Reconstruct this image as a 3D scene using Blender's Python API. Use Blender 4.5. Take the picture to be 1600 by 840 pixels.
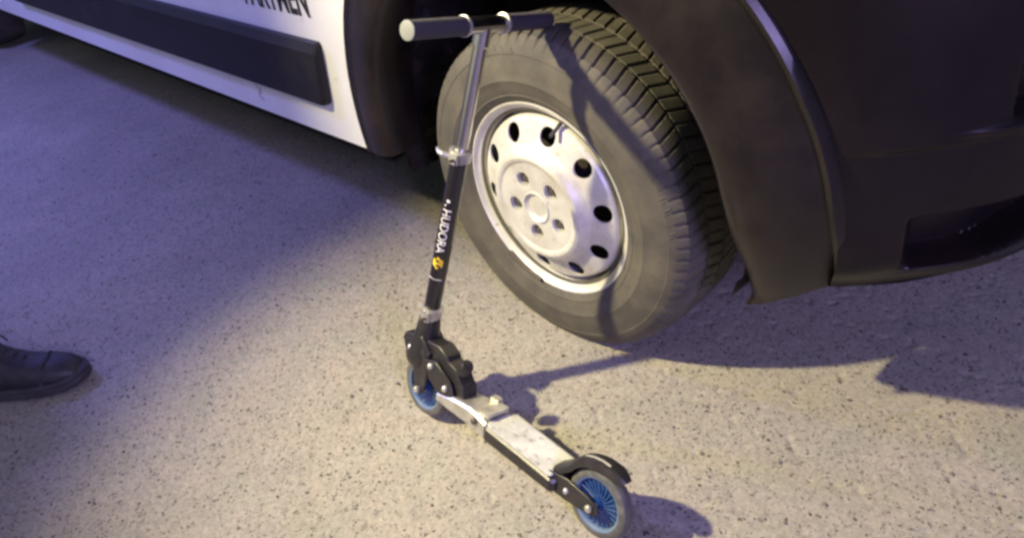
import bpy, bmesh, math, random
import numpy as np
from mathutils import Vector, Matrix
random.seed(7); rng = np.random.default_rng(7)
S = bpy.context.scene
for o in list(bpy.data.objects): bpy.data.objects.remove(o, do_unlink=True)
COL = S.collection

# ------------------------------------------------------------------ camera
F_PX, CAM_H, PITCH, ROLL = 1312.8, 1.151, 0.58428, -0.16333
cd = bpy.data.cameras.new('camera'); cam = bpy.data.objects.new('camera', cd); COL.objects.link(cam)
cd.sensor_width = 36; cd.lens = F_PX/1600*36; cd.clip_start = .02; cd.clip_end = 400
fwd = Vector((0, math.cos(PITCH), -math.sin(PITCH))); rt = Vector((1, 0, 0)); up = rt.cross(fwd)
R_ = math.cos(ROLL)*rt + math.sin(ROLL)*up; U_ = -math.sin(ROLL)*rt + math.cos(ROLL)*up
M = Matrix((R_, U_, -fwd)).transposed().to_4x4(); M.translation = (0, 0, CAM_H); cam.matrix_world = M
S.camera = cam

# ------------------------------------------------------------------ night sky, moon, unseen flood lamp and beacons
W = bpy.data.worlds.new('World'); S.world = W; W.use_nodes = True
nt = W.node_tree; nt.nodes.clear()
wo = nt.nodes.new('ShaderNodeOutputWorld'); bg = nt.nodes.new('ShaderNodeBackground'); sk = nt.nodes.new('ShaderNodeTexSky')
sk.sky_type = 'NISHITA'; sk.sun_disc = False; sk.sun_elevation = math.radians(40); sk.sun_rotation = math.radians(250)
bg.inputs['Strength'].default_value = 0.045
nt.links.new(sk.outputs[0], bg.inputs[0]); nt.links.new(bg.outputs[0], wo.inputs[0])
def lamp(name, kind, loc, power, color, target=None, **kw):
    l = bpy.data.lights.new(name, kind); l.energy = power; l.color = color
    for k, v in kw.items(): setattr(l, k, v)
    o = bpy.data.objects.new(name, l); COL.objects.link(o); o.location = loc
    if target: o.rotation_euler = (Vector(target)-Vector(loc)).to_track_quat('-Z', 'Y').to_euler()
    return o
FLOOD = (-2.08, 1.20, 2.50); AIM = (0.46, 1.14, 0.0)
lamp('moon_sun', 'SUN', (0, 0, 6), 0.02, (1, .93, .85), None, angle=math.radians(.5)).rotation_euler = (math.radians(50), 0, math.radians(-70))
lamp('flood_lamp', 'SPOT', FLOOD, 1060, (1.0, .88, .50), AIM, spot_size=math.radians(46), spot_blend=1.0, shadow_soft_size=.06)
lamp('blue_beacon_front', 'POINT', (1.1, -2.3, 2.1), 560, (.52, .42, 1.0), None, shadow_soft_size=.45)
lamp('blue_beacon_rear', 'POINT', (-2.6, 3.0, 2.2), 230, (.25, .24, 1.0), None, shadow_soft_size=.15)

S.view_settings.view_transform = 'Standard'; S.view_settings.look = 'None'
S.view_settings.exposure = -0.1; S.view_settings.gamma = 1
S.render.engine = 'CYCLES'; S.cycles.filter_width = 2.9

# ------------------------------------------------------------------ materials
def mat(name, col, rough=.5, metal=0., coat=0., noise=None, bump=None, spec=None):
    """noise: (scale, colour2, lo, hi); bump: (scale, strength, distance)"""
    m = bpy.data.materials.new(name); m.use_nodes = True; n = m.node_tree; b = n.nodes['Principled BSDF']
    b.inputs['Base Color'].default_value = (*col, 1); b.inputs['Roughness'].default_value = rough
    b.inputs['Metallic'].default_value = metal; b.inputs['Coat Weight'].default_value = coat
    if spec is not None: b.inputs['Specular IOR Level'].default_value = spec
    tc = n.nodes.new('ShaderNodeTexCoord')
    if noise:
        specs = noise if isinstance(noise, list) else [noise]
        prev = None
        for sc, c2, lo, hi in specs:
            t = n.nodes.new('ShaderNodeTexNoise'); t.inputs['Scale'].default_value = sc; t.inputs['Detail'].default_value = 6; t.inputs['Roughness'].default_value = .62
            mr = n.nodes.new('ShaderNodeMapRange'); mr.inputs[1].default_value = lo; mr.inputs[2].default_value = hi
            mx = n.nodes.new('ShaderNodeMix'); mx.data_type = 'RGBA'
            n.links.new(tc.outputs['Object'], t.inputs['Vector']); n.links.new(t.outputs[0], mr.inputs[0]); n.links.new(mr.outputs[0], mx.inputs[0])
            if prev: n.links.new(prev, mx.inputs[6])
            else: mx.inputs[6].default_value = (*col, 1)
            mx.inputs[7].default_value = (*c2, 1); prev = mx.outputs[2]
        n.links.new(prev, b.inputs['Base Color'])
        rr = n.nodes.new('ShaderNodeMapRange'); rr.inputs[3].default_value = max(rough-.08, 0); rr.inputs[4].default_value = min(rough+.15, 1)
        n.links.new(t.outputs[0], rr.inputs[0]); n.links.new(rr.outputs[0], b.inputs['Roughness'])
    if bump:
        t = n.nodes.new('ShaderNodeTexNoise'); t.inputs['Scale'].default_value = bump[0]; t.inputs['Detail'].default_value = 5
        bp = n.nodes.new('ShaderNodeBump'); bp.inputs['Strength'].default_value = bump[1]; bp.inputs['Distance'].default_value = bump[2]
        n.links.new(tc.outputs['Object'], t.inputs['Vector']); n.links.new(t.outputs[0], bp.inputs['Height']); n.links.new(bp.outputs[0], b.inputs['Normal'])
    return m
WHITE = mat('white_paint', (.78, .78, .76), .28, coat=.5, noise=[(3, (.66, .65, .61), .45, .8), (26, (.48, .45, .4), .62, .86)])
PLASTIC = mat('black_plastic', (.010, .0075, .0075), .28, spec=.33, noise=[(9, (.021, .0155, .014), .42, .75)], bump=(420, .12, .001))
BUMPER = mat('bumper_plastic', (.007, .005, .0052), .28, spec=.25, noise=[(6, (.014, .0095, .009), .4, .75)], bump=(300, .08, .001))
MOULD = mat('moulding_plastic', (.012, .011, .014), .5, spec=.3, noise=[(12, (.024, .022, .024), .45, .8)], bump=(500, .1, .001))
LINER = mat('liner_plastic', (.012, .010, .012), .2, noise=[(14, (.05, .04, .034), .5, .8)], bump=(60, .25, .004))
RUBBER = mat('dusty_rubber', (.06, .054, .046), .75, noise=[(10, (.115, .102, .078), .42, .74), (55, (.06, .054, .05), .56, .82)], bump=(260, .18, .001))
STEEL = mat('silver_wheel_paint', (.62, .61, .58), .42, metal=.25, noise=[(14, (.46, .43, .38), .42, .72), (70, (.26, .2, .14), .60, .8)])
DARKMETAL = mat('dark_brake_metal', (.015, .011, .009), .8, noise=(40, (.045, .022, .014), .5, .8))
BOLTM = mat('bolt_metal', (.1, .09, .08), .5, metal=.5, noise=(90, (.15, .11, .08), .5, .8))
CHROME = mat('chrome_tube', (.62, .6, .6), .2, metal=1.0, noise=(30, (.4, .38, .38), .5, .9))
ALU = mat('brushed_aluminium', (.6, .59, .56), .36, metal=.75, noise=[(30, (.36, .34, .3), .42, .7)])
DECKM = mat('worn_deck', (.55, .55, .51), .6, metal=.1, noise=[(17, (.74, .74, .7), .42, .62), (48, (.26, .24, .2), .52, .72)], bump=(350, .3, .001))
BLACKS = mat('scooter_black_plastic', (.018, .016, .018), .32, noise=(40, (.04, .035, .035), .5, .85))
BLACKT = mat('scooter_black_tube', (.014, .012, .014), .22, coat=.3)
GRIP = mat('grip_foam', (.03, .027, .035), .7, bump=(500, .35, .001))
BLUE = mat('blue_wheel_core', (.006, .028, .12), .25, coat=.3, noise=(60, (.014, .05, .17), .4, .7))
PALEBLUE = mat('pale_blue_spoke', (.05, .10, .25), .3)
RINGB = mat('pale_blue_rim', (.11, .16, .27), .35)
PU = mat('grey_wheel_tyre', (.07, .068, .072), .5, noise=(50, (.15, .145, .14), .45, .75))
YELLOW = mat('yellow_sticker', (.75, .5, .04), .4)
LETTER = mat('white_print', (.72, .7, .72), .45)
INK = mat('black_print', (.02, .018, .018), .5)
GLASS = mat('dark_glass', (.02, .022, .025), .05)
LAMPG = mat('headlamp_glass', (.5, .5, .52), .08, coat=.6)
SHOE = mat('black_leather', (.022, .019, .024), .5, noise=(25, (.05, .044, .05), .45, .8), bump=(160, .3, .002))
SOLE = mat('black_sole_rubber', (.03, .027, .032), .7, noise=(30, (.06, .055, .058), .45, .8))
TROUSER = mat('black_trouser_cloth', (.012, .011, .016), .9, bump=(40, .5, .01))
JACKET = mat('dark_jacket_cloth', (.02, .022, .03), .85, bump=(30, .5, .01))
SKIN = mat('skin', (.5, .32, .24), .5)
HAIR = mat('dark_hair', (.03, .02, .015), .6)
UNDER = mat('underbody_dark', (.011, .009, .009), .9, spec=.2)
SCUFF = mat('scuff_dark', (.12, .11, .1), .7)

def ground_mat():
    m = bpy.data.materials.new('worn_asphalt'); m.use_nodes = True; n = m.node_tree; N = n.nodes; L = n.links; b = N['Principled BSDF']
    tc = N.new('ShaderNodeTexCoord')
    def noise(sc, det=5, ro=.6):
        t = N.new('ShaderNodeTexNoise'); t.inputs['Scale'].default_value = sc; t.inputs['Detail'].default_value = det; t.inputs['Roughness'].default_value = ro
        L.new(tc.outputs['Object'], t.inputs['Vector']); return t
    def mr(src, a, b_, c=0, d=1):
        r = N.new('ShaderNodeMapRange'); r.inputs[1].default_value = a; r.inputs[2].default_value = b_; r.inputs[3].default_value = c; r.inputs[4].default_value = d
        L.new(src, r.inputs[0]); return r.outputs[0]
    def mix(f, A, B, mode='MIX'):
        x = N.new('ShaderNodeMix'); x.data_type = 'RGBA'; x.blend_type = mode
        if isinstance(f, float): x.inputs[0].default_value = f
        else: L.new(f, x.inputs[0])
        for s, v in ((6, A), (7, B)):
            if isinstance(v, tuple): x.inputs[s].default_value = (*v, 1)
            else: L.new(v, x.inputs[s])
        return x.outputs[2]
    base = mix(mr(noise(1.6).outputs[0], .35, .68), (.27, .252, .215), (.345, .325, .28))
    base = mix(mr(noise(9).outputs[0], .4, .75), base, (.345, .305, .255))
    base = mix(mr(noise(7.3).outputs[0], .52, .8), base, (.30, .31, .25))
    base = mix(mr(noise(.9, 6, .7).outputs[0], .46, .7, 0, .6), base, (.2, .182, .16))
    base = mix(mr(noise(3.1, 7, .7).outputs[0], .54, .8, 0, .6), base, (.22, .2, .175))
    # aggregate: one tone per stone
    v = N.new('ShaderNodeTexVoronoi'); v.inputs['Scale'].default_value = 190; L.new(tc.outputs['Object'], v.inputs['Vector'])
    bw = N.new('ShaderNodeRGBToBW'); L.new(v.outputs['Color'], bw.inputs[0])
    tone = mix(mr(bw.outputs[0], .2, .8), (.86, .855, .85), (1.12, 1.11, 1.1))
    base = mix(1.0, base, tone, 'MULTIPLY')
    # dark stones and pits, irregular
    wn = noise(60, 3); add = N.new('ShaderNodeMixRGB'); add.blend_type = 'LINEAR_LIGHT'; add.inputs[0].default_value = .012
    L.new(tc.outputs['Object'], add.inputs[1]); L.new(wn.outputs['Color'], add.inputs[2])
    for sc, rad, keep in ((52, .24, .55), (88, .30, .55), (150, .36, .55)):
        v2 = N.new('ShaderNodeTexVoronoi'); v2.inputs['Scale'].default_value = sc; L.new(add.outputs[0], v2.inputs['Vector'])
        near = mr(v2.outputs['Distance'], rad*.65, rad, 1, 0)
        sep = N.new('ShaderNodeSeparateColor'); L.new(v2.outputs['Color'], sep.inputs[0])
        kp = mr(sep.outputs[0], keep, keep+.06)
        mm = N.new('ShaderNodeMath'); mm.operation = 'MULTIPLY'; L.new(near, mm.inputs[0]); L.new(kp, mm.inputs[1])
        m3 = N.new('ShaderNodeMath'); m3.operation = 'MULTIPLY'; L.new(mm.outputs[0], m3.inputs[0]); L.new(mr(sep.outputs[1], 0, 1, .5, 1.0), m3.inputs[1])
        base = mix(m3.outputs[0], base, (.055, .046, .037))
    L.new(base, b.inputs['Base Color']); b.inputs['Roughness'].default_value = .85
    bp = N.new('ShaderNodeBump'); bp.inputs['Strength'].default_value = .5; bp.inputs['Distance'].default_value = .003
    L.new(noise(330, 4).outputs[0], bp.inputs['Height']); L.new(bp.outputs[0], b.inputs['Normal'])
    return m

# ------------------------------------------------------------------ helpers
def link(name, me, m=None, parent=None, smooth=30):
    o = bpy.data.objects.new(name, me); COL.objects.link(o)
    if m is not None: me.materials.append(m)
    if parent: o.parent = parent
    if smooth:
        me.polygons.foreach_set('use_smooth', [True]*len(me.polygons)); me.set_sharp_from_angle(angle=math.radians(smooth))
    return o
def mesh(name, vs, fs, m, parent=None, smooth=30, recalc=True):
    me = bpy.data.meshes.new(name); me.from_pydata([tuple(v) for v in vs], [], fs); me.update()
    if recalc:
        bm = bmesh.new(); bm.from_mesh(me); bmesh.ops.remove_doubles(bm, verts=bm.verts, dist=1e-5); bmesh.ops.recalc_face_normals(bm, faces=bm.faces); bm.to_mesh(me); bm.free()
    return link(name, me, m, parent, smooth)
def empty(name, loc=(0, 0, 0), label=None, cat=None, group=None, parent=None):
    o = bpy.data.objects.new(name, None); COL.objects.link(o); o.location = loc; o.empty_display_size = .1
    if label: o['label'] = label; o['category'] = cat
    if group: o['group'] = group
    if parent: o.parent = parent
    return o
def lathe(prof, seg, frame=None, closed=False, a0=0, a1=2*math.pi):
    """prof: (radius, axial); axis = frame's third column. returns verts, faces"""
    vs, fs = [], []; full = abs(a1-a0-2*math.pi) < 1e-6; ns = seg if full else seg+1
    for i in range(ns):
        a = a0+(a1-a0)*i/seg
        for r, u in prof: vs.append(Vector((r*math.cos(a), r*math.sin(a), u)))
    k = len(prof)
    for i in range(seg):
        j = (i+1) % ns
        for q in range(k if closed else k-1):
            p = (q+1) % k; fs.append((i*k+q, j*k+q, j*k+p, i*k+p))
    if frame is not None: vs = [frame @ v for v in vs]
    return vs, fs
def axis_frame(p, d):
    q = Vector(d).normalized().to_track_quat('Z', 'Y').to_matrix().to_4x4(); q.translation = p; return q
def merge(*parts):
    V, Fc = [], []
    for v, f in parts:
        n = len(V); V += list(v); Fc += [tuple(i+n for i in q) for q in f]
    return V, Fc
def tube(p0, p1, r0, r1=None, seg=24, bev=.0015, cap=True):
    r1 = r0 if r1 is None else r1; L = (Vector(p1)-Vector(p0)).length
    prof = [(1e-4, 0), (r0-bev, 0), (r0, bev), (r1, L-bev), (r1-bev, L), (1e-4, L)] if cap else [(r0, 0), (r1, L)]
    return lathe(prof, seg, axis_frame(p0, Vector(p1)-Vector(p0)))
def sweep(pts, r, seg=10):
    pts = [Vector(p) for p in pts]; vs, fs = [], []
    for i, p in enumerate(pts):
        t = (pts[min(i+1, len(pts)-1)]-pts[max(i-1, 0)]).normalized(); q = t.to_track_quat('Z', 'Y').to_matrix()
        rr = r[i] if isinstance(r, (list, tuple)) else r
        for k in range(seg):
            a = 2*math.pi*k/seg; vs.append(p+q @ Vector((rr*math.cos(a), rr*math.sin(a), 0)))
    for i in range(len(pts)-1):
        for k in range(seg): fs.append((i*seg+k, i*seg+(k+1) % seg, (i+1)*seg+(k+1) % seg, (i+1)*seg+k))
    fs.append(tuple(range(seg))[::-1]); fs.append(tuple((len(pts)-1)*seg+k for k in range(seg)))
    return vs, fs
def box(c, s, rot=None):
    vs = [Vector((x*s[0]/2, y*s[1]/2, z*s[2]/2)) for x in (-1, 1) for y in (-1, 1) for z in (-1, 1)]
    if rot is not None: vs = [rot @ v for v in vs]
    vs = [v+Vector(c) for v in vs]
    return vs, [(0, 1, 3, 2), (4, 6, 7, 5), (0, 4, 5, 1), (2, 3, 7, 6), (0, 2, 6, 4), (1, 5, 7, 3)]
def extrude_poly(pts, y0, y1):
    """polygon in xz, extruded along y"""
    n = len(pts); vs = [Vector((x, y0, z)) for x, z in pts]+[Vector((x, y1, z)) for x, z in pts]
    fs = [tuple(range(n)), tuple(range(2*n-1, n-1, -1))]+[(i, i+n, (i+1) % n+n, (i+1) % n) for i in range(n)]
    return vs, fs
def bevel(o, w, seg=2, ang=35):
    md = o.modifiers.new('bevel', 'BEVEL'); md.width = w; md.segments = seg; md.limit_method = 'ANGLE'; md.angle_limit = math.radians(ang); return o
def hexhead(p, d, r, hgt):
    vs, fs = lathe([(1e-4, 0), (r, 0), (r, hgt*.8), (r*.85, hgt), (1e-4, hgt)], 6, axis_frame(p, d)); return vs, fs
def text_mesh(s, size, bold=0.0):
    c = bpy.data.curves.new('t', 'FONT'); c.body = s; c.size = size; c.offset = bold; c.align_x = 'LEFT'
    o = bpy.data.objects.new('t', c); COL.objects.link(o); dg = bpy.context.evaluated_depsgraph_get()
    me = bpy.data.meshes.new_from_object(o.evaluated_get(dg)); bpy.data.objects.remove(o); bpy.data.curves.remove(c); return me

# ------------------------------------------------------------------ ground: one sheet, fine relief near, coarse far
def axis_coords(a, b, step, far):
    mid = list(np.arange(a, b, step)); lo, hi = [], []; s = step; x = a
    while x > -far: s *= 1.35; x -= s; lo.append(x)
    s = step; x = mid[-1]
    while x < far: s *= 1.35; x += s; hi.append(x)
    return np.array(lo[::-1]+mid+hi)
gx = axis_coords(-1.45, 1.25, .004, 60); gy = axis_coords(.72, 2.75, .004, 60)
X, Y = np.meshgrid(gx, gy, indexing='ij')
def vnoise(X, Y, cell, seed):
    r = np.random.default_rng(seed); n = 512; T = r.random((n, n)); u = X/cell; v = Y/cell
    i = np.floor(u).astype(int); j = np.floor(v).astype(int); a = u-i; b = v-j; a = a*a*(3-2*a); b = b*b*(3-2*b); i %= n; j %= n; i2 = (i+1) % n; j2 = (j+1) % n
    return (T[i, j]*(1-a)+T[i2, j]*a)*(1-b)+(T[i, j2]*(1-a)+T[i2, j2]*a)*b
nearm = ((X > -1.5) & (X < 1.3) & (Y > .65) & (Y < 2.8))
Z = (vnoise(X, Y, .009, 1)-.5)*.0006+(vnoise(X, Y, .021, 2)-.5)*.0003+(vnoise(X, Y, .16, 3)-.5)*.003
pit = vnoise(X, Y, .017, 5); Z -= np.clip((pit-.74)/.26, 0, 1)*.0028
Z = np.where(nearm, Z, 0)-.0035
nx, ny = len(gx), len(gy)
me = bpy.data.meshes.new('ground'); nv = nx*ny; me.vertices.add(nv)
me.vertices.foreach_set('co', np.stack([X, Y, Z], -1).reshape(-1).astype(np.float32))
ii, jj = np.meshgrid(np.arange(nx-1), np.arange(ny-1), indexing='ij'); a = (ii*ny+jj).reshape(-1)
quads = np.stack([a, a+ny, a+ny+1, a+1], 1).astype(np.int32); nq = len(quads)
me.loops.add(nq*4); me.loops.foreach_set('vertex_index', quads.reshape(-1)); me.polygons.add(nq)
me.polygons.foreach_set('loop_start', np.arange(0, nq*4, 4, dtype=np.int32)); me.polygons.foreach_set('loop_total', np.full(nq, 4, np.int32)); me.update(); me.validate()
me.polygons.foreach_set('use_smooth', np.ones(nq, bool))
g = bpy.data.objects.new('ground', me); COL.objects.link(g); me.materials.append(ground_mat()); g['kind'] = 'structure'

# loose grit lying on the ground
gv, gf = [], []
ico = [(0, 0, 1), (.89, 0, .45), (.28, .85, .45), (-.72, .53, .45), (-.72, -.53, .45), (.28, -.85, .45), (.72, .53, -.45), (-.28, .85, -.45), (-.89, 0, -.45), (-.28, -.85, -.45), (.72, -.53, -.45), (0, 0, -1)]
icf = [(0, 1, 2), (0, 2, 3), (0, 3, 4), (0, 4, 5), (0, 5, 1), (1, 6, 2), (2, 7, 3), (3, 8, 4), (4, 9, 5), (5, 10, 1), (6, 7, 2), (7, 8, 3), (8, 9, 4), (9, 10, 5), (10, 6, 1), (11, 7, 6), (11, 8, 7), (11, 9, 8), (11, 10, 9), (11, 6, 10)]
for k in range(3200):
    px, py = random.uniform(-1.9, 1.2), random.uniform(.6, 3.2); s = .0011+.0022*random.random()**3
    sx, sy, sz = s*random.uniform(.7, 1.5), s*random.uniform(.7, 1.3), s*random.uniform(.5, .9); n0 = len(gv); ca, sa = math.cos(k), math.sin(k)
    for v in ico: gv.append((px+ca*v[0]*sx-sa*v[1]*sy, py+sa*v[0]*sx+ca*v[1]*sy, -.0028+sz*.5+v[2]*sz))
    gf += [tuple(i+n0 for i in q) for q in icf]
grit = mesh('loose_grit', gv, gf, mat('grit_stone', (.22, .2, .17), .8, noise=(30, (.06, .055, .05), .42, .6)), smooth=0, recalc=False)
grit['kind'] = 'stuff'; grit['label'] = 'fine loose grit scattered over the pale asphalt'; grit['category'] = 'grit'

# ================================================================== VAN (local: x forward, y into the van, z up; origin under the front wheel's rim plane)
VX = Vector((.63971, -.76861, 0)); VY = Vector((.76861, .63971, 0))
van = empty('parked_van', (.08803, 1.4615, 0), 'white van with black bumper, wheel arch trim and side moulding parked on asphalt', 'van')
van.rotation_euler = (0, 0, math.atan2(VX.y, VX.x))
WZ = .33
AC, RW, RO = .42, .56, .60           # arch centre height, radius where white ends, radius of the flare's outer edge in front
# --- body shell: side outline with the wheel arches cut out
def arc(cx, cz, r, a0, a1, n): return [(cx+r*math.cos(math.radians(a0+(a1-a0)*i/n)), cz+r*math.sin(math.radians(a0+(a1-a0)*i/n))) for i in range(n+1)]
rearx = -4.3
aw = math.degrees(math.asin((.32-AC)/RW))
outline = arc(0, AC, RW, 62, 180-aw, 44)                        # up and over the arch, ending at the sill
k_arch = len(outline)
outline += [(rearx+.45, .325)]+arc(rearx, .4, .45, -10, 190, 20)+[(rearx-.46, .33), (-5.2, .36)]
k_bot = len(outline)
outline += [(-5.25, .5), (-5.25, 2.3), (-5.18, 2.45), (-5.05, 2.5), (-1.35, 2.5), (-1.0, 2.44), (-.75, 2.3), (.15, 1.42), (.3, 1.33), (.62, 1.2), (.74, 1.05), (.76, .9), (.36, .9)]
BY0, BY1 = -.03, 2.03
n = len(outline); vs = []; fs = []
for y in (BY0, BY0+.03, BY1-.03, BY1): vs += [Vector((x, y, z)) for x, z in outline]
fs += [tuple(range(n)), tuple(range(4*n-1, 3*n-1, -1))]
for i in range(n):
    j = (i+1) % n
    low = i < k_bot
    if low: fs += [(i, j, n+j, n+i), (2*n+i, 2*n+j, 3*n+j, 3*n+i)]
    else: fs += [(i, j, 3*n+j, 3*n+i)]
body = mesh('body_shell', vs, fs, WHITE, van, smooth=25)
# --- dark floor pan and wheel house sides beneath the shell
under = merge(box((-2.7, .98, .45), (4.1, 1.86, .22)), box((.62, .98, .37), (.26, 1.5, .03)), box((.05, 1.0, .62), (.9, 1.0, .6)), box((-.62, .98, .31), (.12, 1.9, .1)))
mesh('floor_pan', *under, UNDER, van, smooth=0)
mesh('sill_flange', *box((-1.77, .035, .292), (2.42, .03, .055)), UNDER, van, smooth=0)
# --- side moulding
z0, z1 = .412, .572
mp = [(-3.0, z0), (-.682, z0), (-.673, z0+.006), (-.668, z0+.02), (-.649, z1-.008), (-.655, z1), (-3.0, z1)]
prof = [(0, 0), (.4, -.0), (1, 0)]
vs, fs = [], []
ins = [(0, 0), (.02, 0), (.026, .006), (.026, .012)]
def offs(pts, d, dz):  # shrink moulding outline towards its middle as it rises
    out = []
    for x, z in pts: out.append((x-(d if x > -1 else 0), z-dz if z > .49 else z+d*.5))
    return out
layers = [(.001, 0, 0), (.014, .001, .002), (.022, .006, .020), (.024, .010, .024)]
for d, a_, b_ in layers: vs += [Vector((x, BY0-d, z)) for x, z in offs(mp, a_, b_)]
m_ = len(mp)
for l in range(3):
    for i in range(m_): j = (i+1) % m_; fs.append((l*m_+i, l*m_+j, (l+1)*m_+j, (l+1)*m_+i))
fs.append(tuple(3*m_+i for i in range(m_)))
mesh('side_moulding', vs, fs, MOULD, van, smooth=20)
# --- lettering on the door: its feet show at the picture's top edge
tm = text_mesh('PARTMEN', .074, .0018); co = np.array([v.co for v in tm.vertices]); tx1 = co[:, 0].max()
for v in tm.vertices: x, y_, _ = v.co; v.co = (-.664+(x-tx1)*.92, BY0-.0015, .629+y_*1.5)
tl = link('door_lettering', tm, INK, van, smooth=0)
# scuff on the sill
mesh('sill_scuff', *merge(sweep([(-1.055, BY0-.0004, .395), (-1.04, BY0-.0004, .378), (-1.052, BY0-.0004, .366), (-1.03, BY0-.0004, .352)], .0011, 5), sweep([(-1.03, BY0-.0004, .392), (-1.036, BY0-.0004, .37)], .0009, 5)), SCUFF, van)
# --- door seam, windows, handle, mirror (above the picture)
mesh('door_seam', *merge(box((-1.62, BY0-.0005, .82), (.006, .002, .46)), box((-1.62, BY0-.0005, 1.75), (.006, .002, 1.3))), UNDER, van, smooth=0)
mesh('side_window', *extrude_poly([(-1.52, 1.28), (-.1, 1.28), (.05, 1.34), (-.72, 2.05), (-1.52, 2.12)], BY0-.006, BY0-.001), GLASS, van, smooth=0)
mesh('door_handle', *box((-1.5, BY0-.02, 1.12), (.16, .03, .05)), PLASTIC, van, smooth=0)
wv = [Vector((-.70, .12, 2.262)), Vector((.11, .08, 1.478)), Vector((.11, 1.92, 1.478)), Vector((-.70, 1.88, 2.262))]
nrm = Vector((.72, 0, .69))
mesh('windscreen', [v+nrm*.002 for v in wv]+[v+nrm*.008 for v in wv], [(0, 1, 2, 3), (7, 6, 5, 4), (0, 4, 5, 1), (1, 5, 6, 2), (2, 6, 7, 3), (3, 7, 4, 0)], GLASS, van, smooth=0)
for y in (.16, 1.84):
    mesh('headlight', *merge(lathe([(1e-4, .05), (.06, .045), (.11, .025), (.13, 0), (.12, -.03)], 24, axis_frame((.72, y, 1.06), (.9, 0, .35)))), LAMPG, van)
mesh('wing_mirror', *merge(box((-.05, -.13, 1.42), (.1, .2, .3)), box((-.08, -.04, 1.36), (.06, .1, .05))), PLASTIC, van, smooth=0)

# --- wheel arch trim (black flare) round the opening
def flare_out(a):   # outer radius by angle (deg from forward)
    t = min(max((a-60)/60, 0), 1); return RO*(1-t)+(RW+.004)*t
vs, fs = [], []
A1, NA = 190.5, 110
def bN(x): return float(np.interp(x, [.30, .44, .54, .60], [.033, .026, .006, -.018]))   # how far the bumper side curves in
for i in range(NA+1):
    f = i/NA; am = -18+208*f; ri = .438-.026*math.exp(-((am-72)/38)**2); pr = []
    for q in range(13):
        ro = flare_out(-10+200*f)
        r = (ri+.012, ri, ri, ri+.005, ri+.016, ri+.045, (ri+ro)/2+.015, ro-.030, ro-.016, ro-.012, ro-.004, ro+.003, ro+.004)[q]
        zend = .220+.66*(r-.43); aend = math.degrees(math.asin((zend-AC)/r)); a = aend+(A1-aend)*f
        front = max(0, min(1, (110-a)/50)); x = r*math.cos(math.radians(a)); z = AC+r*math.sin(math.radians(a))
        if a < 0: x += .03*min(1, (AC-z)/.16)*(1-min(1, (r-.438)/.1))
        uo = bN(max(x, .3)) if a < 90 else .033
        u = (-.06, -.02, .036, .044, .050, .052, .5*(.05+uo)+.006, uo+.006, uo+.003, uo+.003+.008*front, uo+.004+.010*front, uo+.002+.004*front, uo-.025)[q]
        if x > 0 and z < .50: u -= .085*(min(.50-z, .25)/.24)**1.5
        pr.append((r, u)); vs.append(Vector((x, -u, z)))
kp = len(pr)
for i in range(NA):
    for q in range(kp-1): fs.append((i*kp+q, (i+1)*kp+q, (i+1)*kp+q+1, i*kp+q+1))
fs += [tuple(range(kp)), tuple(NA*kp+q for q in range(kp))]
mesh('wheel_arch_trim', vs, fs, PLASTIC, van, smooth=35)
# seam in the arch trim
mesh('trim_seam', *sweep([(r*math.cos(math.radians(66)), -.049+(r-.44)*.06, AC+r*math.sin(math.radians(66))) for r in np.linspace(.445, .575, 8)], .0016, 6), UNDER, van)
# --- wheel house liner: ribbed half barrel
vs, fs = [], []; NL = 90
for i in range(NL+1):
    a = -19+217*i/NL; rr = .452+(.008 if (i//3) % 2 else 0)
    c, s = math.cos(math.radians(a)), math.sin(math.radians(a))
    for y in (-.005, .06, .14, .26, .36): vs.append(Vector((rr*c, y, AC+rr*s)))
for i in range(NL):
    for q in range(4): fs.append((i*5+q, (i+1)*5+q, (i+1)*5+q+1, i*5+q+1))
mesh('wheel_house_liner', vs, fs, LINER, van, smooth=20)
inner = [(0, AC)]+arc(0, AC, .47, -18, 198, 40)
mesh('wheel_house_wall', *extrude_poly(inner, .36, .38), UNDER, van, smooth=0)

# --- front bumper: horizontal outlines lofted in height, with a crease, a lamp recess and a grille recess
path = [(.30, .032), (.44, .026), (.54, .006), (.61, -.022), (.68, -.075), (.735, -.135), (.785, -.21), (.825, -.32), (.855, -.48), (.87, -.75), (.875, -1.0), (.87, -1.25), (.855, -1.52), (.825, -1.69), (.785, -1.8), (.68, -1.945), (.54, -2.03), (.3, -2.03)]
P = np.array(path)
for _ in range(3):   # Chaikin
    Q = [P[0]]
    for i in range(len(P)-1): Q += [P[i]*.75+P[i+1]*.25, P[i]*.25+P[i+1]*.75]
    P = np.array(Q+[P[-1]])
seglen = np.r_[0, np.cumsum(np.hypot(*np.diff(P, axis=0).T))]
def at(l): return np.array([np.interp(l, seglen, P[:, 0]), np.interp(l, seglen, P[:, 1])])
def nrml(l):
    t = at(l+.004)-at(l-.004); t /= np.hypot(*t); return np.array([-t[1], t[0]])   # outward
def ell(x): return np.interp(x, P[:60, 0], seglen[:60])
def sm(a, b, x): t = min(max((x-a)/(b-a), 0), 1); return t*t*(3-2*t)
zs = sorted(set([round(v, 4) for v in list(np.linspace(.285, .335, 8))+list(np.linspace(.335, .36, 6))+list(np.linspace(.36, .47, 40))+list(np.linspace(.47, .55, 10))+list(np.linspace(.55, .60, 26))+list(np.linspace(.60, .80, 34))+list(np.linspace(.8, .89, 8))]))
ls_end = seglen[-1]; NB = 300; lam = np.r_[np.linspace(0, .42, 190)[:-1], np.linspace(.42, 1, 50)]
vs, fs = [], []
LR0 = ell(.672)
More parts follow.
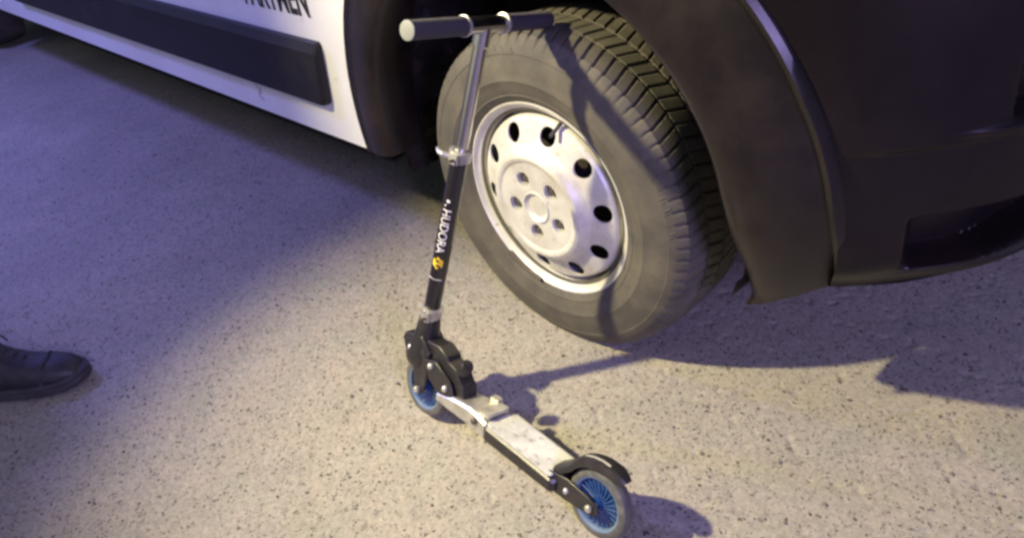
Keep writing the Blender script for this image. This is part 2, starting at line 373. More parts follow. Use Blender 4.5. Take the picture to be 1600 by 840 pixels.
for z in zs:
    xs = math.sqrt(max((RO-.004)**2-(z-AC)**2, .01)); l0 = ell(xs)
    for t in lam:
        l = l0+(ls_end-l0)*t; p = at(l); nn = nrml(min(max(l, .005), ls_end-.005))
        d = -.022*(1-sm(.335, .40, z))**2-.075*max(0, (.335-z)/.05)                                  # tuck under at the bottom
        d += -.016*sm(.582, .568, z)*sm(ell(.57), ell(.70), l) if z < .6 else 0  # ledge: lower half set back towards the front
        top = .452+.0*l
        bot = .372+.035*sm(LR0+.10, LR0+.30, l)
        w = sm(LR0, LR0+.035, l)*sm(bot, bot+.009, z)*sm(top+.012, top, z)*(1-sm(LR0+.34, LR0+.36, l))
        d += -.055*w
        lip = sm(LR0-.01, LR0+.03, l)*math.exp(-((z-bot+.004)/.005)**2)*(1-sm(LR0+.34, LR0+.37, l)); d += .007*lip
        g0 = ell(.752); w2 = sm(g0, g0+.02, l)*sm(.600, .606, z)*sm(.80, .79, z)*(1-sm(ls_end-.6, ls_end-.58, l)); d += -.05*w2
        d += .006*math.exp(-((z-.594)/.005)**2)*sm(ell(.69), ell(.75), l)
        q = p+nn*d; vs.append(Vector((q[0], -q[1], z)))
k = len(lam)
for i in range(len(zs)-1):
    for j in range(k-1): fs.append((i*k+j, i*k+j+1, (i+1)*k+j+1, (i+1)*k+j))
bump = mesh('front_bumper', vs, fs, BUMPER, van, smooth=45)
# bumper underside return
vs, fs = [], []; z = zs[0]
l0 = ell(math.sqrt((RO-.004)**2-(z-AC)**2))
for t in lam:
    l = l0+(ls_end-l0)*t; p = at(l); nn = nrml(min(max(l, .005), ls_end-.005)); q = p-nn*.097; q2 = p-nn*.16
    vs += [Vector((q[0], -q[1], z)), Vector((q2[0], -q2[1], z+.012))]
for j in range(k-1): fs.append((2*j, 2*j+2, 2*j+3, 2*j+1))
mesh('underside_lip', vs, fs, UNDER, bump, smooth=45)

# --- wheel: pressed steel rim (part) with tyre, bolts, cap ... as sub-parts
def wheel_pt(r, a, u): return Vector((r*math.cos(a), -u, WZ+r*math.sin(a)))
def ring_rings(prof, seg):
    vs, fs = [], []; kk = len(prof)
    for i in range(seg):
        a = 2*math.pi*i/seg
        for r, u in prof: vs.append(wheel_pt(r, a, u))
    for i in range(seg):
        j = (i+1) % seg
        for q in range(kk-1): fs.append((i*kk+q, j*kk+q, j*kk+q+1, i*kk+q+1))
    return vs, fs
def ring_holes(n, th0, r0, r1, hr, hrad, uf, seg_per, depth):
    """annulus r0..r1 with n round holes (real openings with walls)"""
    vs, fs = [], []; half = math.pi/n; NB_ = seg_per
    for s in range(n):
        c = th0+2*math.pi*s/n
        bnd = [(r1, -half+2*half*i/NB_) for i in range(NB_)]+[(r1+(r0-r1)*i/6, half) for i in range(6)]+[(r0, half-2*half*i/NB_) for i in range(NB_)]+[(r0+(r1-r0)*i/6, -half) for i in range(6)]
        m_ = len(bnd); base = len(vs); rings = 5
        for q in range(rings):
            f = q/(rings-2) if q < rings-1 else 1
            for (rb, ab) in bnd:
                ang = math.atan2((rb-hr), ab*hr); hx, hy = hrad*math.cos(ang), hrad*math.sin(ang)
                bx, by = ab*hr, rb-hr
                x = bx+(hx-bx)*f; y = by+(hy-by)*f; r = hr+y; aa = c+x/hr
                u = uf(r)-(depth if q == rings-1 else (.0012 if q == rings-2 else 0))
                vs.append(wheel_pt(r, aa, u))
        for q in range(rings-1):
            for i in range(m_): j = (i+1) % m_; fs.append((base+q*m_+i, base+q*m_+j, base+(q+1)*m_+j, base+(q+1)*m_+i))
    return vs, fs
ur = [0, .030, .034, .095, .101, .107, .113, .120, .128, .150, .172, .177, .181]
uu = [.022, .024, .027, .028, .0315, .032, .029, .018, .0105, .003, -.006, -.013, -.030]
uf = lambda r: float(np.interp(r, ur, uu))
S10 = 12
parts = [ring_rings([(r, uf(r)) for r in (.034, .035)], 160)]
parts = [ring_rings([(r, uf(r)) for r in (.0955, .098, .101, .104, .107, .110, .113, .1165, .120, .124, .128)], 120),
         ring_rings([(r, uf(r)) for r in (.172, .1745, .177, .179, .181)]+[(.1835, -.052), (.1865, -.05), (.188, -.03), (.190, -.014), (.194, -.0075), (.199, -.005), (.2025, -.002), (.2055, .0025), (.2085, .0025), (.2095, -.001), (.209, -.010), (.206, -.02), (.186, -.09), (.186, -.19)], 120),
         ring_holes(10, math.radians(7), .128, .172, .150, .0190, uf, S10, .005),
         ring_holes(5, math.radians(46), .034, .0955, .060, .0165, uf, 24, .018)]
rim = mesh('wheel', *merge(*parts), STEEL, van, smooth=28)
rim['label'] = 'pressed silver steel wheel with round vent holes'
mesh('brake_disc', *ring_rings([(.001, -.05), (.13, -.05), (.14, -.06), (.183, -.065)], 60), DARKMETAL, rim)
for s in range(5):
    a = math.radians(46+72*s); p = wheel_pt(.060, a, .009)
    o = mesh('wheel_bolt', *hexhead(p, (0, -1, 0), 0.0085, .013), BOLTM, rim, smooth=20)
    mesh('bolt_seat', *lathe([(1e-4, 0), (.0166, 0)], 20, axis_frame(p+Vector((0, -.002, 0)), (0, -1, 0))), DARKMETAL, rim)
mesh('centre_cap', *ring_rings([(.0005, .0245), (.012, .025), (.022, .0235), (.027, .0255), (.031, .030), (.0338, .029), (.0345, .026)], 48), STEEL, rim)
mesh('valve_stem', *tube(wheel_pt(.186, math.radians(72.5), -.012), wheel_pt(.166, math.radians(72.5), .016), .0042, .0036, 12), BLACKS, rim)
bw = [wheel_pt(.2055, math.radians(a), .0055) for a in np.linspace(-128, -101, 12)]
mesh('balance_weight', *sweep(bw, .0048, 8), BOLTM, rim)
# tyre with real grooves and lateral slots
NT = 84*6
prof = [(.186, -.012), (.204, -.004), (.2085, .0005), (.214, .004), (.221, .008), (.2235, .0098), (.226, .0092), (.24, .0135), (.252, .0152), (.254, .0164), (.2565, .0155), (.268, .0150), (.284, .0125), (.297, .0085), (.2985, .0092), (.301, .0082), (.310, .004), (.319, -.003), (.3265, -.011)]
npre = len(prof)
ribs = [(-.016, -.052), (-.058, -.099), (-.106, -.149), (-.155, -.191)]
def crown(u): return .3365-.006*((u+.1035)/.0875)**2-(.003 if u > -.022 or u < -.186 else 0)
cols = []   # (r, u, rib index or -1)
for q, (a_, b_) in enumerate(ribs):
    if q: cols += [(crown(a_+.001)-.0085, a_+.0012, -1)]
    for f in (0, .04, .5, .96, 1): u = a_+(b_-a_)*f; cols.append((crown(u), u, q))
    if q < 3: cols += [(crown(b_)-.0085, b_-.0012, -1)]
gr_ = lambda r: r if r < .25 else .25+(r-.25)*1.115
full = [(r, u, -2 if i < npre-2 else -3) for i, (r, u) in enumerate(prof)]+cols+[(r, -.207-u, -2) for r, u in prof[::-1]]
kk = len(full); vs = []; fs = []
off_ = [0, 3, 1, 4]
for i in range(NT):
    for q, (r, u, rb) in enumerate(full):
        a = 2*math.pi*(i+ (0 if rb < 0 else (u-ribs[rb][0])*70*(1 if rb % 2 else -1)))/NT
        ph = i % 6
        dr = 0
        if rb >= 0 and ph == off_[rb]: dr = -.0065 if rb in (0, 3) else (-.0055 if (i//6) % 2 else -.003)
        if rb == -3 and ph == off_[0]: dr = -.0045
        vs.append(wheel_pt(gr_(r)+dr, a, u))
for i in range(NT):
    j = (i+1) % NT
    for q in range(kk-1): fs.append((i*kk+q, j*kk+q, j*kk+q+1, i*kk+q+1))
# flatten at the road
for v in vs:
    if v.z < .0005:
        v.y += -.8*(.0005-v.z) if v.y < .1 else .8*(.0005-v.z)
        v.z = .0005
tyre = mesh('tyre', vs, fs, RUBBER, rim, smooth=24)
tyre['label'] = 'dusty black tyre with blocky tread'
# raised moulded bars on the tyre's shoulder
parts = []
for a in list(np.linspace(4, 34, 8))+list(np.linspace(95, 112, 5)):
    for da in (0, 1.1):
        aa = math.radians(a+da+random.uniform(-.3, .3)); r0, r1 = .302+random.uniform(0, .004), .319-random.uniform(0, .004)
        parts.append(sweep([wheel_pt(r0, aa, .0088), wheel_pt((r0+r1)/2, aa+.008, .0068), wheel_pt(r1, aa+.016, .0028)], .0013, 6))
mesh('sidewall_marking', *merge(*parts), RUBBER, rim)['kind'] = 'stuff'
# rear wheel of the van, far out of the frame
rw = mesh('wheel', [v+Vector((rearx, 0, 0)) for v in ring_rings([(.001, .0), (.1, .0), (.15, -.03), (.2, .0), (.209, -.004)], 48)[0]], ring_rings([(.001, .0), (.1, .0), (.15, -.03), (.2, .0), (.209, -.004)], 48)[1], STEEL, van)
t2 = ring_rings([(.205, -.004), (.25, .012), (.30, .006), (.33, -.02), (.335, -.1), (.33, -.19), (.25, -.215), (.2, -.2)], 64)
mesh('tyre', [v+Vector((rearx, 0, 0)) for v in t2[0]], t2[1], RUBBER, rw)

# ================================================================== KICK SCOOTER, leaning with one grip on the tyre (local: x forward, z up in its plane, y towards the camera)
sc = empty('kick_scooter', label='black and silver kick scooter with blue wheels leaning against the van tyre', cat='scooter')
LEAN = math.radians(17.7); dd = Vector((.61746, -.7866, 0)); nn_ = Vector((.7866, .61746, 0)); upv = nn_*math.sin(LEAN)+Vector((0, 0, math.cos(LEAN))); latv = nn_*math.cos(LEAN)-Vector((0, 0, math.sin(LEAN)))
Ms = Matrix((-dd, -latv, upv)).transposed().to_4x4(); Ms.translation = (-.2154, 1.2673, .006); sc.matrix_world = Ms
RK = math.radians(9.3); sd = Vector((-math.sin(RK), 0, math.cos(RK))); sf = Vector((math.cos(RK), 0, math.sin(RK)))
def st(t, f=0, l=0): return Vector((.041, 0, 0))+sd*t+sf*f+Vector((0, l, 0))
STEER = -.16
hbd = Vector((0, -1, 0))*math.cos(STEER)+(-sf)*math.sin(STEER)     # towards the grip that rests on the tyre
TT = .775
# stem
lower = mesh('stem_tube', *tube(st(.215), st(.548), .0158, .0158, 32), BLACKT, sc); lower['label'] = 'black steering tube with white lettering and yellow hexagon'
mesh('extension_tube', *tube(st(.54), st(TT-.008), .0118, .0118, 28), CHROME, sc)
# printed name, wrapped on the tube, reading down
tm = text_mesh('HUDORA', .021); co = np.array([v.co for v in tm.vertices]); x0, x1_ = co[:, 0].min(), co[:, 0].max(); ym = (co[:, 1].min()+co[:, 1].max())/2
bm = bmesh.new(); bm.from_mesh(tm); bmesh.ops.triangulate(bm, faces=bm.faces); bmesh.ops.subdivide_edges(bm, edges=[e for e in bm.edges if e.calc_length() > .004], cuts=1); bm.to_mesh(tm); bm.free()
view_a = math.radians(118)                   # side of the tube that the letters sit on (0 = front, 90 = camera side)
def wrap(t, s, r=.0158): a = view_a+s/r; return st(t)+(sf*math.cos(a)+Vector((0, math.sin(a), 0)))*(r+.0006)
for v in tm.vertices: x, y_, _ = v.co; v.co = wrap(.447-(x-x0)/(x1_-x0)*.088, (y_-ym)*1.15)
link('brand_lettering', tm, LETTER, lower, smooth=0)
def patch(cs, r=.0158):  # list of (t,s) polygon -> fan
    c = (sum(p[0] for p in cs)/len(cs), sum(p[1] for p in cs)/len(cs)); vs = [wrap(*c, r=r)]+[wrap(*p, r=r) for p in cs]+[wrap((p[0]+c[0])/2, (p[1]+c[1])/2, r=r) for p in cs]; n_ = len(cs)
    fs = [(1+i, 1+(i+1) % n_, 1+n_+(i+1) % n_, 1+n_+i) for i in range(n_)]+[(0, 1+n_+i, 1+n_+(i+1) % n_) for i in range(n_)]; return vs, fs
mesh('hexagon_sticker', *patch([(.338+.0125*math.cos(math.pi/3*i), .0115*math.sin(math.pi/3*i)) for i in range(6)]), YELLOW, lower, smooth=0)
g1 = [patch([(tc+.0032*math.cos(q), sc_+.0042*math.sin(q)) for q in np.linspace(0, 2*math.pi, 9)[:-1]], r=.0164) for tc, sc_ in ((.3425, -.001), (.3335, .001))]
mesh('sticker_mark', *merge(*g1), INK, lower, smooth=0)
mesh('small_print', *merge(patch([(.467, -.004), (.467, .002), (.463, .004), (.461, -.002)], r=.0162), patch([(.457, -.006), (.457, -.003), (.454, -.003), (.454, -.006)], r=.0162)), LETTER, lower, smooth=0)
mesh('print_band', *patch([(.3045, -.014), (.3045, .014), (.303, .014), (.303, -.014)], r=.0162), LETTER, lower, smooth=0)
# clamp collars with lever / bolt
def collar(t, r, hgt, name):
    o = mesh(name, *merge(lathe([(r-.004, -hgt/2), (r, -hgt/2+.002), (r, hgt/2-.002), (r-.004, hgt/2), (r-.008, hgt/2)], 28, axis_frame(st(t), sd)),
        box(st(t, -.0-.012, r*.6), (.022, .014, hgt*.8)), box(st(t, -.012, r*.6+.012), (.020, .006, hgt*.8))), ALU, sc)
    mesh('clamp_bolt', *tube(st(t, -.017, r*.2), st(t, -.017, r+.018), .0032, .0032, 10, .0005), BOLTM, o)
    return o
c1 = collar(.548, .0205, .022, 'height_clamp'); c2 = collar(.226, .0215, .022, 'head_clamp')
mesh('quick_release_lever', *sweep([st(.548, .0, .02), st(.549, .012, .03), st(.549, .022, .030), st(.551, .032, .026)], [.005, .0055, .0045, .003], 8), ALU, c1)
# handlebar T and grips
hc = st(TT)
mesh('handlebar', *merge(tube(hc-hbd*.14, hc+hbd*.14, .0105, .0105, 24), tube(st(TT-.035), st(TT+.004), .0145, .0135, 24), tube(hc-hbd*.046, hc+hbd*.046, .0136, .0136, 24)), CHROME, sc)
for s in (-1, 1):
    a_, b_ = hc+hbd*s*.050, hc+hbd*s*.174
    L = (b_-a_).length; pr = [(.0108, 0), (.0160, .0), (.0164, .004)]
    for i in range(25): u = .006+i*.0045; pr += [(.0150, u), (.0150, u+.0025), (.0143, u+.003), (.0143, u+.0042)]
    pr += [(.0155, L-.004), (.0155, L), (.012, L+.0005)]
    gr = mesh('handle_grip', *lathe(pr, 28, axis_frame(a_, b_-a_)), GRIP, sc)
    mesh('grip_end_cap', *lathe([(.0148, -.001), (.0148, .0015), (.0125, .0022), (1e-4, .0022)], 24, axis_frame(b_, b_-a_)), mat('pale_end_cap', (.22, .23, .215), .5), gr)
    mesh('grip_stopper', *lathe([(.0138, -.004), (.0172, -.003), (.0172, .002), (.0138, .003)], 24, axis_frame(a_, b_-a_)), ALU, gr)
# head cone, fork
mesh('head_tube', *lathe([(.015, 0), (.0205, .0), (.0245, -.035), (.033, -.072), (.036, -.088), (.033, -.100), (.001, -.102)], 32, axis_frame(st(.214), sd)), BLACKS, sc)
AX = Vector((0, 0, .0635)); STF = STEER
fl = Vector((0, 1, 0))
parts = []
for s in (-1, 1):
    y0 = s*.022
    pf = [(.058, .155), (.012, .165), (-.022, .130), (-.020, .085), (-.010, .055), (.004, .048), (.015, .056), (.016, .075), (.022, .100), (.046, .125)]
    parts.append(extrude_poly(pf, y0-.003, y0+.003))
parts.append(extrude_poly([(.060, .150), (.052, .166), (.0, .176), (-.026, .150), (-.022, .137), (.0, .146), (.04, .140)], -.024, .024))
fork = mesh('fork', *merge(*parts), BLACKS, sc, smooth=20); bevel(fork, .0025)
for x_, z_, yy in ((.030, .142, .026), (-.034, .128, .026), (-.080, .101, .026)):
    mesh('bracket_bolt', *lathe([(1e-4, .006), (.004, .0055), (.0062, .003), (.0066, 0)], 14, axis_frame((x_, yy, z_), (0, 1, 0))), ALU, sc)
# folding bracket: two dark cheeks with a rounded quadrant and a core
parts = []
cheek = [(-.010, .134), (-.048, .143), (-.090, .122), (-.104, .098), (-.092, .084), (-.058, .082), (-.028, .099)]
for s in (-1, 1): parts.append(extrude_poly(cheek, s*.0235-.0025, s*.0235+.0025))
core = [(.0, .168), (-.045, .172), (-.070, .160), (-.074, .152), (-.098, .146), (-.113, .124), (-.121, .118), (-.124, .096), (-.114, .086), (-.06, .083), (-.02, .106)]
parts.append(extrude_poly(core, -.017, .017))
fb = mesh('folding_bracket', *merge(*parts), BLACKS, sc, smooth=20); bevel(fb, .002)
mesh('release_knob', *lathe([(1e-4, .028), (.011, .027), (.0135, .022), (.0135, .004), (.010, 0)], 16, axis_frame((-.108, .012, .146), (-.6, 0, .8))), BLACKS, fb)
# silver neck beam under the bracket and deck with worn top
def loft(rings):
    vs, fs = [], []; n_ = len(rings[0])
    for r in rings: vs += r
    for i in range(len(rings)-1):
        for j in range(n_): fs.append((i*n_+j, i*n_+(j+1) % n_, (i+1)*n_+(j+1) % n_, (i+1)*n_+j))
    fs += [tuple(range(n_))[::-1], tuple((len(rings)-1)*n_+j for j in range(n_))]; return vs, fs
def sect(x, w, zt, zb, ch=.006): return [Vector((x, y, z)) for y, z in ((-w, zt-ch), (-w+ch, zt), (w-ch, zt), (w, zt-ch), (w, zb+.004), (w-.004, zb), (-w+.004, zb), (-w, zb+.004))]
neck = mesh('neck_beam', *loft([sect(-.055, .026, .083, .062), sect(-.10, .029, .093, .062), sect(-.155, .031, .099, .062), sect(-.185, .034, .098, .060), sect(-.204, .034, .091, .060)]), ALU, sc, smooth=20); bevel(neck, .0015)
mesh('hinge_pin', *tube((-.178, -.041, .085), (-.178, .041, .085), .0062, .0062, 14), BOLTM, neck)
mesh('hinge_lug', *merge(box((-.190, 0, .101), (.026, .05, .008)), box((-.170, -.024, .103), (.02, .012, .014))), ALU, neck, smooth=20)
deck = mesh('deck_rail', *loft([sect(-.198, .032, .0865, .060), sect(-.21, .037, .0885, .058), sect(-.30, .037, .0815, .052), sect(-.372, .037, .0745, .047), sect(-.380, .030, .072, .050)]), BLACKS, sc, smooth=20); bevel(deck, .0015)
def dk(x, w, z): return [Vector((x, y, zz)) for y, zz in ((-w, z), (w, z), (w, z+.0035), (-w, z+.0035))]
tops = []
for x_, w_ in ((-.203, .018), (-.205, .026), (-.209, .031), (-.215, .0345), (-.24, .0352), (-.30, .0352), (-.35, .0352), (-.366, .0345), (-.370, .032)):
    tops.append(dk(x_, w_, .0885-(-.21-x_)*.0864+.0006))
dt = mesh('deck_plate', *loft(tops), DECKM, sc, smooth=25); bevel(dt, .0012); dt['label'] = 'worn pale deck plate'
mesh('deck_edge_trim', *merge(*[sweep([(-.212, s*.0362, .0905), (-.29, s*.0362, .0838), (-.368, s*.0362, .077)], .0022, 8) for s in (-1, 1)]), ALU, dt)
# rear cheeks holding the back wheel
RA = Vector((-.455, 0, .0635))
parts = []
for s in (-1, 1):
    pf = [(-.352, .079), (-.40, .086), (-.445, .079), (-.468, .072), (-.472, .060), (-.462, .050), (-.440, .047), (-.40, .045), (-.352, .048)]
    parts.append(extrude_poly(pf, s*.0235-.0025, s*.0235+.0025))
rcheek = mesh('rear_axle_bracket', *merge(*parts), BLACKS, sc, smooth=20); bevel(rcheek, .0015)
for x_, z_ in ((-.372, .066), (-.402, .064)): mesh('bracket_bolt', *lathe([(1e-4, .005), (.0035, .0045), (.0052, .0025), (.0056, 0)], 14, axis_frame((x_, .026, z_), (0, 1, 0))), ALU, sc)
# brake fender arching over the back wheel
vs, fs = [], []
rings = []
arcp = [(-.368, .083), (-.378, .098)]+[(RA.x+.0745*math.cos(t), RA.z+.0745*math.sin(t)) for t in np.linspace(math.radians(142-105), math.radians(98), 9)]
arcp = [(-.362, .082), (-.374, .090)]+[(RA.x+.0745*math.cos(math.radians(a)), RA.z+.0745*math.sin(math.radians(a))) for a in (33, 45, 57, 68, 79, 89, 97)]+[(-.478, .1375), (-.490, .134), (-.501, .127)]
for i, (x_, z_) in enumerate(arcp):
    w_ = (.020, .020, .0185, .0185, .0185, .0185, .0185, .0185, .018, .017, .015, .010)[i]; cr = .004
    t_ = Vector((arcp[min(i+1, 11)][0]-arcp[max(i-1, 0)][0], 0, arcp[min(i+1, 11)][1]-arcp[max(i-1, 0)][1])).normalized(); nv_ = Vector((t_.z, 0, -t_.x)); nv_ = nv_ if nv_.z > 0 else -nv_
    c_ = Vector((x_, 0, z_)); yv = Vector((0, 1, 0))
    rings.append([c_-yv*w_-nv_*.010, c_-yv*w_, c_-yv*w_*.6+nv_*cr, c_+yv*w_*.6+nv_*cr, c_+yv*w_, c_+yv*w_-nv_*.010, c_+yv*(w_-.0025)-nv_*.010, c_+yv*(w_-.003)-nv_*.002, c_-yv*(w_-.003)-nv_*.002, c_-yv*(w_-.0025)-nv_*.010])
fen = mesh('brake_fender', *loft(rings), BLACKS, sc, smooth=30)
mesh('fender_rib', *sweep([(RA.x+.0800*math.cos(math.radians(a)), .006, RA.z+.0800*math.sin(math.radians(a))) for a in (62, 75, 88, 100)], .0018, 8), ALU, fen)
# wheels
def wheel_parts(c, turn):
    q = Matrix.Rotation(turn, 4, 'Z'); base = Matrix.Translation(c) @ q @ Matrix.Rotation(-math.pi/2, 4, 'X')   # local z -> +y (camera side)
    rim_ = lathe([(.0455, -.011), (.0485, -.012), (.0485, .012), (.0455, .0115), (.0435, .010), (.0425, .006), (.0425, -.006), (.0435, -.010)], 48, base, closed=True)
    web = lathe([(.012, .0035), (.0428, .0035), (.0428, -.0035), (.012, -.0035)], 48, base, closed=True)
    hub = lathe([(.0005, .0125), (.008, .0125), (.0115, .011), (.013, .0035), (.013, -.0035), (.0115, -.011), (.0005, -.0125)], 28, base)
    w_ = mesh('wheel', *merge(web, hub), BLUE, sc)
    mesh('rim_ring', *rim_, RINGB, w_)
    mesh('tyre', *lathe([(.0478, -.0125), (.055, -.0125), (.0595, -.010), (.0620, -.0045), (.0625, 0), (.0620, .0045), (.0595, .010), (.055, .0125), (.0478, .0125)], 64, base), PU, w_)
    sp = []
    for i in range(24):
        a = 2*math.pi*i/24
        for z_ in (.0055, -.0055):
            sp.append(sweep([base @ Vector((r*math.cos(a+dl), r*math.sin(a+dl), z_*k_)) for r, dl, k_ in ((.0125, 0, 1.3), (.022, .06, 1.05), (.033, .14, 1.0), (.0435, .17, 1.1))], .0009, 5))
    mesh('spokes', *merge(*sp), PALEBLUE, w_)
    mesh('axle_bolt', *merge(lathe([(1e-4, .0345), (.004, .0345), (.0065, .033), (.0068, .029), (.0045, .0285), (.0045, -.03), (.0065, -.03), (.0065, -.033), (1e-4, -.034)], 14, base)), ALU, w_)
wheel_parts(AX, 0.0); wheel_parts(RA, 0)

# ================================================================== PERSON at the left edge: only a black boot reaches into the picture
per = empty('person', (-1.255, 1.595, 0), 'person in black boots and dark trousers standing at the left edge', 'person')
def skin_mesh(name, joints, bones, root, parent, sub=2):
    me = bpy.data.meshes.new(name); ks = list(joints); me.from_pydata([Vector(joints[k][0]) for k in ks], [(ks.index(a), ks.index(b)) for a, b in bones], [])
    o = bpy.data.objects.new(name, me); COL.objects.link(o); md = o.modifiers.new('skin', 'SKIN'); md.use_smooth_shade = True
    for i, k in enumerate(ks):
        r = joints[k][1]; me.skin_vertices[0].data[i].radius = (r, r) if not isinstance(r, tuple) else r
        me.skin_vertices[0].data[i].use_root = (k == root)
    sb = o.modifiers.new('sub', 'SUBSURF'); sb.levels = sb.render_levels = sub
    dg = bpy.context.evaluated_depsgraph_get(); m2 = bpy.data.meshes.new_from_object(o.evaluated_get(dg)); bpy.data.objects.remove(o); bpy.data.meshes.remove(me)
    o2 = bpy.data.objects.new(name, m2); COL.objects.link(o2); o2.parent = parent
    m2.polygons.foreach_set('use_smooth', [True]*len(m2.polygons)); return o2
# local coordinates: x = the way the boot points; right foot at the origin, left foot a step back
PX, PY = -1.25, 1.57
hand = Vector((-.15, -.13, .86))
J = dict(pelvis=((-.27, .16, .96), (.15, .12)), waist=((-.27, .16, 1.10), (.155, .115)), chest=((-.26, .16, 1.34), (.18, .125)), neckb=((-.25, .16, 1.50), (.07, .065)), neck=((-.235, .16, 1.57), .055), head=((-.225, .16, 1.66), (.085, .095)), crown=((-.225, .16, 1.76), (.07, .08)),
         hipR=((-.25, .06, .90), .095), kneeR=((-.105, .015, .50), .066), calfR=((-.11, .008, .34), .064), ankR=((-.085, 0, .11), .05), hipL=((-.29, .26, .90), .095), kneeL=((-.36, .29, .50), .066), calfL=((-.46, .30, .34), .064), ankL=((-.53, .31, .11), .05),
         shR=((-.24, -.02, 1.44), .072), elR=((-.27, -.11, 1.16), .05), wrR=((-.18, -.12, .93), .032), pR=(hand, (.036, .018)),
         shL=((-.27, .34, 1.44), .072), elL=((-.32, .42, 1.16), .05), wrL=((-.22, .42, .92), .032), pL=((-.19, .415, .84), (.036, .018)))
for k_ in ('pelvis', 'waist', 'chest', 'neckb', 'neck', 'head', 'crown', 'hipR', 'hipL', 'shR', 'elR', 'wrR', 'pR', 'shL', 'elL', 'wrL', 'pL'):
    J[k_] = (Vector(J[k_][0])+Vector((-.2, .04, 0)), J[k_][1])
for k_ in ('kneeL', 'calfL', 'ankL'): J[k_] = (Vector(J[k_][0])+Vector((-.26, .04, 0)), J[k_][1])
J['kneeR'] = (Vector((-.19, .03, .50)), .066); J['calfR'] = (Vector((-.15, .012, .34)), .064)
SH = Vector((-.2, .04, 0))
B = [('pelvis', 'waist'), ('waist', 'chest'), ('chest', 'neckb'), ('neckb', 'neck'), ('neck', 'head'), ('head', 'crown'), ('pelvis', 'hipR'), ('hipR', 'kneeR'), ('kneeR', 'calfR'), ('calfR', 'ankR'), ('pelvis', 'hipL'), ('hipL', 'kneeL'), ('kneeL', 'calfL'), ('calfL', 'ankL'), ('chest', 'shR'), ('shR', 'elR'), ('elR', 'wrR'), ('wrR', 'pR'), ('chest', 'shL'), ('shL', 'elL'), ('elL', 'wrL'), ('wrL', 'pL')]
for i in range(4):
    J['f%d' % i] = (Vector((-.14+.006*i, -.108-.016*i, .81)), .009); J['g%d' % i] = (Vector((-.125+.004*i, -.108-.016*i, .765-.006*(i in (1, 2)))), .0085); J['h%d' % i] = (Vector((-.128, -.108-.016*i, .730-.008*(i in (1, 2)))), .0075)
    for k_ in 'fgh': J[k_+str(i)] = (J[k_+str(i)][0]+SH, J[k_+str(i)][1])
    B += [('pR', 'f%d' % i), ('f%d' % i, 'g%d' % i), ('g%d' % i, 'h%d' % i)]
    J['k%d' % i] = (Vector((-.18+.006*i, .392+.016*i, .80)), .009); J['l%d' % i] = (Vector((-.165+.004*i, .392+.016*i, .755-.006*(i in (1, 2)))), .0085); J['m%d' % i] = (Vector((-.168, .392+.016*i, .720-.008*(i in (1, 2)))), .0075)
    for k_ in 'klm': J[k_+str(i)] = (J[k_+str(i)][0]+SH, J[k_+str(i)][1])
    B += [('pL', 'k%d' % i), ('k%d' % i, 'l%d' % i), ('l%d' % i, 'm%d' % i)]
J['tR'] = (Vector((-.125, -.10, .85)), .010); J['uR'] = (Vector((-.10, -.095, .81)), .0085); J['tL'] = (Vector((-.165, .385, .84)), .010); J['uL'] = (Vector((-.14, .38, .80)), .0085)
for k_ in ('tR', 'uR', 'tL', 'uL'): J[k_] = (J[k_][0]+SH, J[k_][1])
B += [('pR', 'tR'), ('tR', 'uR'), ('pL', 'tL'), ('tL', 'uL')]
pb = skin_mesh('body', J, B, 'pelvis', per)
for m_ in (SKIN, TROUSER, JACKET): pb.data.materials.append(m_)
for f in pb.data.polygons:
    c = f.center-SH
    handR = .66 < c.z < .94 and c.y < -.085 and c.x > -.25; handL = c.z < .93 and c.y > .36 and c.x > -.30 and c.z > .66
    f.material_index = 0 if c.z > 1.535 or handR or handL else (1 if c.z < .99 else 2)
# head details
hd = Vector((-.225, .16, 1.69))+SH
hair = mesh('hair', *lathe([(1e-4, .118), (.05, .108), (.085, .07), (.098, .02), (.096, -.02), (.088, -.05)], 28, Matrix.Translation(hd+Vector((-.012, 0, .018)))), HAIR, per)
mesh('nose', *lathe([(1e-4, .02), (.008, .014), (.012, 0), (.012, -.02)], 10, axis_frame(hd+Vector((.095, 0, -.03)), (.9, 0, -.3))), SKIN, per)
for s in (-1, 1):
    mesh('eye', *lathe([(1e-4, .006), (.006, .004), (.009, 0)], 12, axis_frame(hd+Vector((.088, s*.032, .0)), (1, 0, 0))), LETTER, per)
    mesh('ear', *lathe([(1e-4, .010), (.02, .008), (.028, 0), (.02, -.006)], 12, axis_frame(hd+Vector((-.005, s*.088, -.015)), (0, s, 0))), SKIN, per)
mesh('mouth', *sweep([(hd.x+.084, hd.y-.022, hd.z-.072), (hd.x+.092, hd.y, hd.z-.073), (hd.x+.084, hd.y+.022, hd.z-.072)], .003, 6), mat('lips', (.35, .14, .12), .5), per)
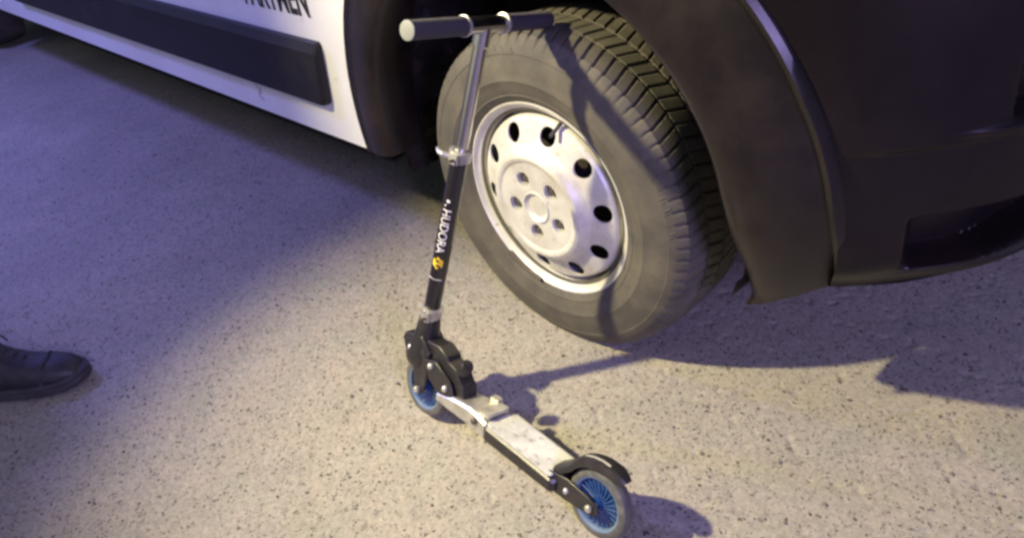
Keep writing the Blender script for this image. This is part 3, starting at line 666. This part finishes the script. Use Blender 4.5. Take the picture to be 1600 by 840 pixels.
# trouser cuffs widen over the boots
def boot(cx, cy, turn):
    q = Matrix.Translation((cx, cy, 0)) @ Matrix.Rotation(turn, 4, 'Z')
    # sections along x: (x, half width, top z, bottom z)
    secs = [(-.085, .022, .10, .020), (-.080, .032, .16, .018), (-.06, .038, .20, .018), (-.03, .042, .205, .018), (.0, .044, .20, .018), (.03, .045, .16, .018), (.06, .046, .125, .018), (.09, .048, .098, .018), (.12, .050, .082, .018), (.15, .050, .073, .018), (.18, .048, .070, .018), (.21, .042, .064, .018), (.232, .032, .052, .020), (.246, .018, .036, .022)]
    rings = []
    for x_, w_, zt, zb in secs:
        r = []
        for a in np.linspace(0, 2*math.pi, 21)[:-1]:
            c, s = math.cos(a), math.sin(a); e = .62
            yy = w_*math.copysign(abs(c)**e, c); zz = (zt+zb)/2+(zt-zb)/2*math.copysign(abs(s)**(.75 if s > 0 else .35), s)
            if s > 0: yy *= 1-.32*s
            r.append(q @ Vector((x_, yy, zz)))
        rings.append(r)
    o = mesh('boot', *loft(rings), SHOE, per, smooth=50)
    outl = []
    for x_, w_, zt, zb in secs: outl.append((x_, w_+.006))
    outl = [(-.094, .012)]+outl+[(.257, .008)]
    pl = [(x_, w_) for x_, w_ in outl]+[(x_, -w_) for x_, w_ in outl[::-1]]
    n_ = len(pl); vs = []
    for z_, gsc in ((.0015, .985), (.006, 1.0), (.014, 1.0), (.017, .985), (.020, 1.0), (.026, 1.0), (.030, .96)):
        lift = lambda x_: .012*max(0, (x_-.17)/.09)**2
        vs += [q @ Vector((.08+(x_-.08)*gsc, y_*gsc, z_+lift(x_))) for x_, y_ in pl]
    fs = []
    for l in range(6):
        for i in range(n_): j = (i+1) % n_; fs.append((l*n_+i, l*n_+j, (l+1)*n_+j, (l+1)*n_+i))
    fs += [tuple(range(n_))[::-1], tuple(6*n_+i for i in range(n_))]
    mesh('boot_sole', vs, fs, SOLE, o, smooth=40)
    tc_ = []
    for x_, w_, zt in ((.176, .049, .0715), (.171, .0495, .073)): pass
    seam = [q @ Vector((.165+.012*(1-abs(s)), .0515*s, .030+.045*(1-abs(s)**3))) for s in np.linspace(-1, 1, 15)]
    mesh('toe_cap_seam', *sweep(seam, .0022, 6), SOLE, o)
    lc = []
    for i in range(5):
        x_ = .045+.02*i; zt = float(np.interp(x_, [s[0] for s in secs], [s[2] for s in secs]))
        lc.append(sweep([q @ Vector((x_-.006, -.026, zt-.012)), q @ Vector((x_, 0, zt+.004)), q @ Vector((x_+.006, .026, zt-.012))], .0028, 6))
    lc.append(sweep([q @ Vector((.05, .012, .14)), q @ Vector((.075, .034, .125)), q @ Vector((.07, .05, .10))], .0025, 6))
    mesh('boot_lace', *merge(*lc), SOLE, o)
    cuff = lathe([(.062, .30), (.068, .20), (.074, .13), (.072, .105), (.066, .107), (.060, .14)], 28, q @ Matrix.Translation((-.035, 0, 0)))
    cv = []
    for v in cuff[0]: cv.append(v+Vector((math.sin(v.z*90+v.y*40)*.004, math.sin(v.z*70+v.x*30)*.004, math.sin(v.x*60)*.006)))
    mesh('trouser_cuff', cv, cuff[1], TROUSER, per, smooth=60)
boot(0, 0, -.06); boot(-.76, .35, .35)
